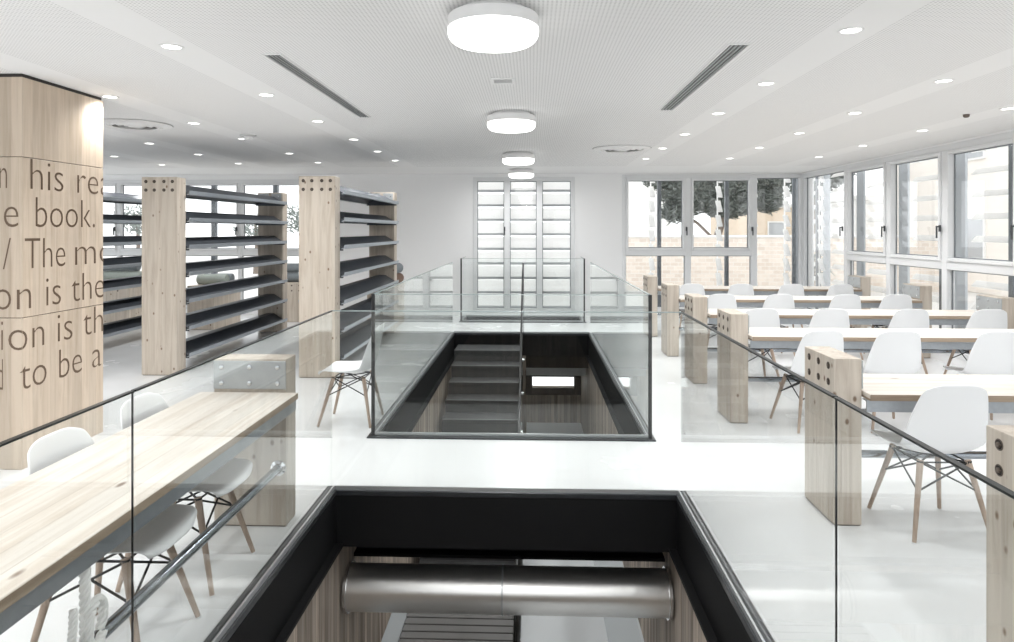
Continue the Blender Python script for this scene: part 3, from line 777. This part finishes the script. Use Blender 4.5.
slot(-1.625, -1.505, 4.0, 6.28, 'long grey slot air vent left of the round lamps')
slot(1.115, 1.248, 3.88, 6.01, 'long grey slot air vent right of the round lamps')
def diffuser(x, y, r, label):
    root = empty('round_air_diffuser', (x,y,CEIL-.0015), 0, label, 'air diffuser', 'round air diffusers')
    MB().lathe([(r*.72,-.004),(r*.75,-.022),(r,-.008),(r,0)], (0,0,0), 56).build('rim', M['lampbody'], root)
    MB().lathe([(r-.002,-.0008),(r+.007,-.0008)], (0,0,0), 56).build('painted_rim_shadow', M['grille'], root)  # flat dark ring painting the rim's shadow line on the ceiling
    for k, q in enumerate((.72,.54,.36)):
        MB().lathe([(r*q,-.006),(r*(q-.05),-.012),(r*(q-.13),-.03),(r*(q-.14),-.028),(r*(q-.06),-.004)], (0,0,0), 48).build('ring', M['lampbody'], root)
    MB().lathe([(0,-.028),(r*.18,-.028),(r*.19,-.02),(0,-.018)], (0,0,0), 32).build('hub', M['lampbody'], root)
    MB().lathe([(0,-.0015),(r*.9,-.0015)], (0,0,0), 48).build('backing', M['grille'], root)
diffuser(-3.97, 6.62, .34, 'round white air diffuser beside the top of the lettered column')
diffuser(1.165, 8.82, .37, 'round white air diffuser above the right of the middle stairwell')
root = empty('smoke_detector', (-3.17, 7.44, CEIL), 0, 'small round grey fitting on the ceiling between the left downlights', 'smoke detector')
MB().lathe([(.09,0),(.09,-.012),(.07,-.02),(.0,-.02)], (0,0,0), 32).build('base', M['detector'], root)
MB().lathe([(.045,-.02),(.042,-.05),(.03,-.058),(0,-.058)], (0,0,0), 28).build('head', M['lampbody'], root)
root = empty('ceiling_speaker_grille', (-.205, 4.79, CEIL), 0, 'small square white grille between the two nearest round lamps', 'grille')
fr = MB(); q, h = .02, .085
for a in ((-h,-h+q,-h,h),(h-q,h,-h,h),(-h+q,h-q,-h,-h+q),(-h+q,h-q,h-q,h)): fr.box(*a, -.008, 0, .002, 1)
fr.build('frame', M['lampbody'], root); MB().box(-h+q,h-q,-h+q,h-q,-.0015,0).build('backing', M['grille'], root)
for k in range(4): MB().box(-h+q, h-q, -.055+k*.035, -.047+k*.035, -.007, -.002).build('blade', M['lampbody'], root)
tag(MB().lathe([(.028,0),(.026,-.02),(.015,-.03),(0,-.03)], (3.98, 6.35, CEIL), 20).build('ceiling_sensor', M['bolt']), 'tiny dark ceiling sensor near the right windows', 'sensor')

# ------------------------------------------------------------------ outside
tag(MB().box(-40, 60, FARY+.2, 60, -.4, -.15).box(RIGHTX+.2, 60, -20, FARY+.2, -.4, -.15).build('paved_ground', M['paving']), 'pale paved ground outside the windows', 'ground', kind='structure')
# louvre blades right behind the tall middle window
root = empty('louvre_screen', (-.15, FARY+.52, 0), 0, 'white horizontal louvre blades outside the tall middle window', 'louvre screen')
for k in range(10):
    z = .13+.283*k
    MB().prism([(-.06,z),(.085,z+.225),(.10,z+.217),(-.045,z-.008)], 'X', -1.05, 1.05).build('blade', M['louvre'], root)
    MB().box(-1.05, 1.05, -.085, -.066, z-.035, z+.012).build('blade_shade_strip', M['shade_grey'], root)  # grey strip put in for the shaded line under each blade
for x in (-1.02, -.32, .29, 1.02): MB().box(x-.02, x+.02, .07, .12, -.15, 2.95).build('upright', M['extpost'], root)
# folded louvre stacks with posts outside the right end window
for j, x in enumerate((2.48, 3.78, 5.08)):
    root = empty('folded_louvre', (x, FARY+.55, 0), 0, '%s dark post with folded white louvres outside the right end window' % ['leftmost','middle','rightmost'][j], 'louvre shutter', 'folded louvres outside the end window')
    MB().box(-.035, .035, -.04, .04, -.15, 3.2, .004, 1).build('post', M['extpost'], root)
    for sx in (-.17, .50):
        for k in range(11):
            z = .0+.283*k
            MB().prism([(-.09,z),(.08,z+.215),(.10,z+.20),(-.07,z-.015)], 'X', sx-.02, sx+.075).build('blade', M['louvre'], root)
        MB().box(sx+.015, sx+.04, .11, .13, -.15, 3.2).build('upright', M['louvre'], root)
for j, x in enumerate((-8.9, -7.6, -6.35, -5.1)):
    MB_ = MB().box(x-.045, x+.045, FARY+.5, FARY+.6, -.15, 3.2, .004, 1).box(x-.07, x+.07, FARY+.48, FARY+.62, 3.2, 3.3).box(x-.08, x+.08, FARY+.47, FARY+.63, -.15, -.13)
    tag(MB_.build('steel_post', M['extpost']), '%s grey steel post outside the left end windows' % ['leftmost','second from left','third from left','rightmost'][j], 'post', 'steel posts outside the left windows')
# louvre bays outside the right wall
posts = [13.5, 12.15, 10.80, 9.45, 8.10, 6.75, 5.4]
for j, y in enumerate(posts):
    root = empty('louvre_bay', (5.62, y, 0), 0, 'bay of white louvre blades with dark post outside right windows, %s from the corner' % ORD[j], 'louvre screen', 'louvre bays outside the right windows')
    MB().box(-.04, .04, -.04, .04, -.15, 3.2, .004, 1).build('post', M['extpost'], root)
    MB().box(.02, .05, .92, 1.17, -.15, 3.2).build('upright', M['greypanel'], root)
    for k in range(11):
        z = .06+.283*k
        MB().prism([(-.035,z),(.03,z+.072),(.04,z+.064),(-.025,z-.008)], 'Y', .05, .72).build('blade', M['louvre'], root)
# garden wall
root = empty('garden_wall', (9.6, 20.0, 0), 0, 'low pale brick garden wall beyond the right end window', 'garden wall')
MB().box(-7, 7, -.12, .12, -.15, 1.40).build('brickwork', M['brick'], root)
MB().box(-7, 7, -.16, .16, 1.40, 1.47, .01, 1).build('coping', M['whitewall'], root)
def building(name, x0, x1, y0, y1, h, mat, label, wins, side_='near'):
    root = empty(name, ((x0+x1)/2, (y0+y1)/2, 0), 0, label, 'building')
    hx, hy = (x1-x0)/2, (y1-y0)/2
    MB().box(-hx, hx, -hy, hy, -.15, h, .02, 1).build('walls', mat, root)
    MB().box(-hx-.1, hx+.1, -hy-.1, hy+.1, h, h+.18, .02, 1).build('parapet', M['whitewall'], root)
    for a, z0, z1, wd in wins:
        if side_ == 'near': 
            q = MB(); frame_rect(q, a, a+wd, z0, z1, -hy-.05, -hy, .06); o = q.build('window_frame', M['whitewall'], root)
            MB().box(a+.06, a+wd-.06, -hy-.02, -hy-.005, z0+.06, z1-.06).build('window_pane', M['winglass'], o)
        else:
            q = MB().box(-hx-.05, -hx, a, a+wd, z0, z1); o = q.build('window_frame', M['whitewall'], root)
            MB().box(-hx-.06, -hx-.05, a+.06, a+wd-.06, z0+.06, z1-.06).build('window_pane', M['winglass'], o)
    return root
building('pale_building', 3.0, 6.9, 34, 40, 9, M['whitewall'], 'tall white building left of the pine outside the end window', [])
building('tan_building', 9.4, 13.2, 30, 36, 2.6, M['tan'], 'low tan building behind the pine trunk', [(-1.0,.9,2.0,.8)])
building('white_outbuilding', 12.2, 13.4, 26, 29, 2.75, M['whitewall'], 'small white outbuilding right of the pine trunk', [])
building('apartment_block', 12.5, 20, 6, 24, 11, M['beige'], 'pale beige apartment block beyond the right window louvres',
         [(a, z, z+1.3, 1.1) for z in (.7, 3.6, 6.5) for a in (-7.5,-4.6,-1.7,1.2,4.1)], 'left')
def foliage(root, blobs, n, mat, size=.14, seed=1):
    rnd = random.Random(seed); mb = MB()
    for (cx, cy_, cz, rx, ry, rz_) in blobs:
        for _ in range(int(n*rx*rz_)):
            while True:
                p = Vector((rnd.uniform(-1,1), rnd.uniform(-1,1), rnd.uniform(-1,1)))
                if .35 < p.length < 1: break
            c_ = Vector((cx+p.x*rx, cy_+p.y*ry, cz+p.z*rz_))
            d_ = Vector((rnd.uniform(-1,1), rnd.uniform(-1,1), rnd.uniform(-.4,1))).normalized(); u = d_.orthogonal().normalized()*size*.16
            d_ *= size*rnd.uniform(.6,1.3)
            mb.poly([c_-u, c_+u, c_+d_+u*.3, c_+d_-u*.3])
    return mb.build('foliage', mat, root)
root = empty('pine_tree', (6.2, 23.0, -.15), 0, 'dark green pine with spreading crown beyond the end window', 'tree')
MB().tube([(0,0,0),(-.05,0,.8),(-.02,.0,1.4),(.25,0,2.2),(.3,0,3.4),(.2,0,4.4)], lambda t: .17-.1*t, 12).tube([(-.02,0,1.4),(-.6,.1,2.0),(-1.2,.2,2.4)], .05, 8).tube([(.2,0,2.1),(.9,-.1,2.9)], .05, 8).build('trunk', M['bark'], root)
foliage(root, [(-.9,0,3.0,1.0,.9,.75),(-1.3,0,2.35,.55,.5,.35),(.3,0,3.2,.9,.9,.7),(-1.9,0,3.6,.6,.6,.5),(.1,0,4.2,1.4,1.2,.7),(.4,0,2.65,.5,.5,.3),(1.1,0,2.9,.4,.5,.5),(1.9,.2,3.4,.5,.5,.6),(-1.0,0,3.9,1.0,.9,.5),(1.0,0,3.6,.8,.8,.5),(.35,0,2.5,.85,.7,.35),(1.75,.2,2.8,.55,.5,.45)], 5200, M['leaf'], .19)
root = empty('pine_tree', (9.9, 24.0, -.15), 0, 'second darker pine crown at the right end of the end window', 'tree')
MB().tube([(0,0,0),(.05,0,1.5),(0,0,3.6)], lambda t: .13-.07*t, 10).build('trunk', M['bark'], root)
foliage(root, [(-.1,0,3.6,.95,.8,.75),(.6,0,4.0,.8,.8,.7)], 4600, M['leaf'], .19, 3)
root = empty('palm_plant', (6.35, 15.6, -.15), 0, 'small spiky palm in the corner outside the end window', 'plant')
MB().tube([(0,0,0),(0,0,.9)], .06, 10).build('stem', M['bark'], root)
rnd = random.Random(5); mb = MB()
for k in range(70):
    a = rnd.uniform(0, 2*math.pi); el = rnd.uniform(-.5, 1.3); L = rnd.uniform(.4,.8)
    d_ = Vector((math.cos(a)*math.cos(el), math.sin(a)*math.cos(el), math.sin(el))); s_ = d_.cross(Vector((0,0,1))).normalized()*.025
    p0 = Vector((0,0,.9+rnd.uniform(-.5,.15))); p1 = p0+d_*L*.6; p2 = p0+d_*L+Vector((0,0,-.15))
    mb.poly([p0-s_*.4, p0+s_*.4, p1+s_, p1-s_]); mb.poly([p1-s_, p1+s_, p2])
mb.build('fronds', M['leaf2'], root)
for j, (x, y, h_) in enumerate(((-15.5, 26, 3.0), (-11.2, 27, 2.6), (-8.6, 25, 3.0))):
    root = empty('garden_tree', (x, y, -.15), 0, 'faint %s tree seen through the left end windows' % ['leftmost','middle','rightmost'][j], 'tree', 'trees beyond the left windows')
    MB().tube([(0,0,0),(.05,0,h_*.4),(0,0,h_*.8)], lambda t: .1-.05*t, 10).build('trunk', M['bark'], root)
    foliage(root, [(0,0,h_*.72,.9,.8,.55),(.5,0,h_*.6,.6,.6,.4)], 800, M['leaf2'], .2, 9+j)

# ------------------------------------------------------------------ camera, sky, colour
sc = bpy.context.scene
cam = bpy.data.cameras.new('camera'); co = bpy.data.objects.new('camera', cam); C.objects.link(co)
cam.sensor_fit = 'HORIZONTAL'; cam.sensor_width = 36; cam.lens = FOC/1014*36
cam.shift_y = -91/1014; cam.clip_start = .05; cam.clip_end = 300
co.location = (0,0,EYE); co.rotation_euler = (R(90), 0, math.atan(25/FOC))
sc.camera = co
wd = bpy.data.worlds.new('overcast_sky'); sc.world = wd; wd.use_nodes = True
bg = wd.node_tree.nodes['Background']; bg.inputs['Color'].default_value = (.97,.985,1,1); bg.inputs['Strength'].default_value = 1.42
sc.view_settings.view_transform = 'Standard'; sc.view_settings.look = 'None'; sc.view_settings.gamma = 1
sc.view_settings.use_curve_mapping = False; sc.view_settings.exposure = 0.60
cy = sc.cycles; cy.max_bounces = 10; cy.diffuse_bounces = 6; cy.glossy_bounces = 5; cy.transparent_max_bounces = 40; cy.transmission_bounces = 4
cy.caustics_reflective = False; cy.caustics_refractive = False; cy.sample_clamp_indirect = 4
cy.use_denoising = True
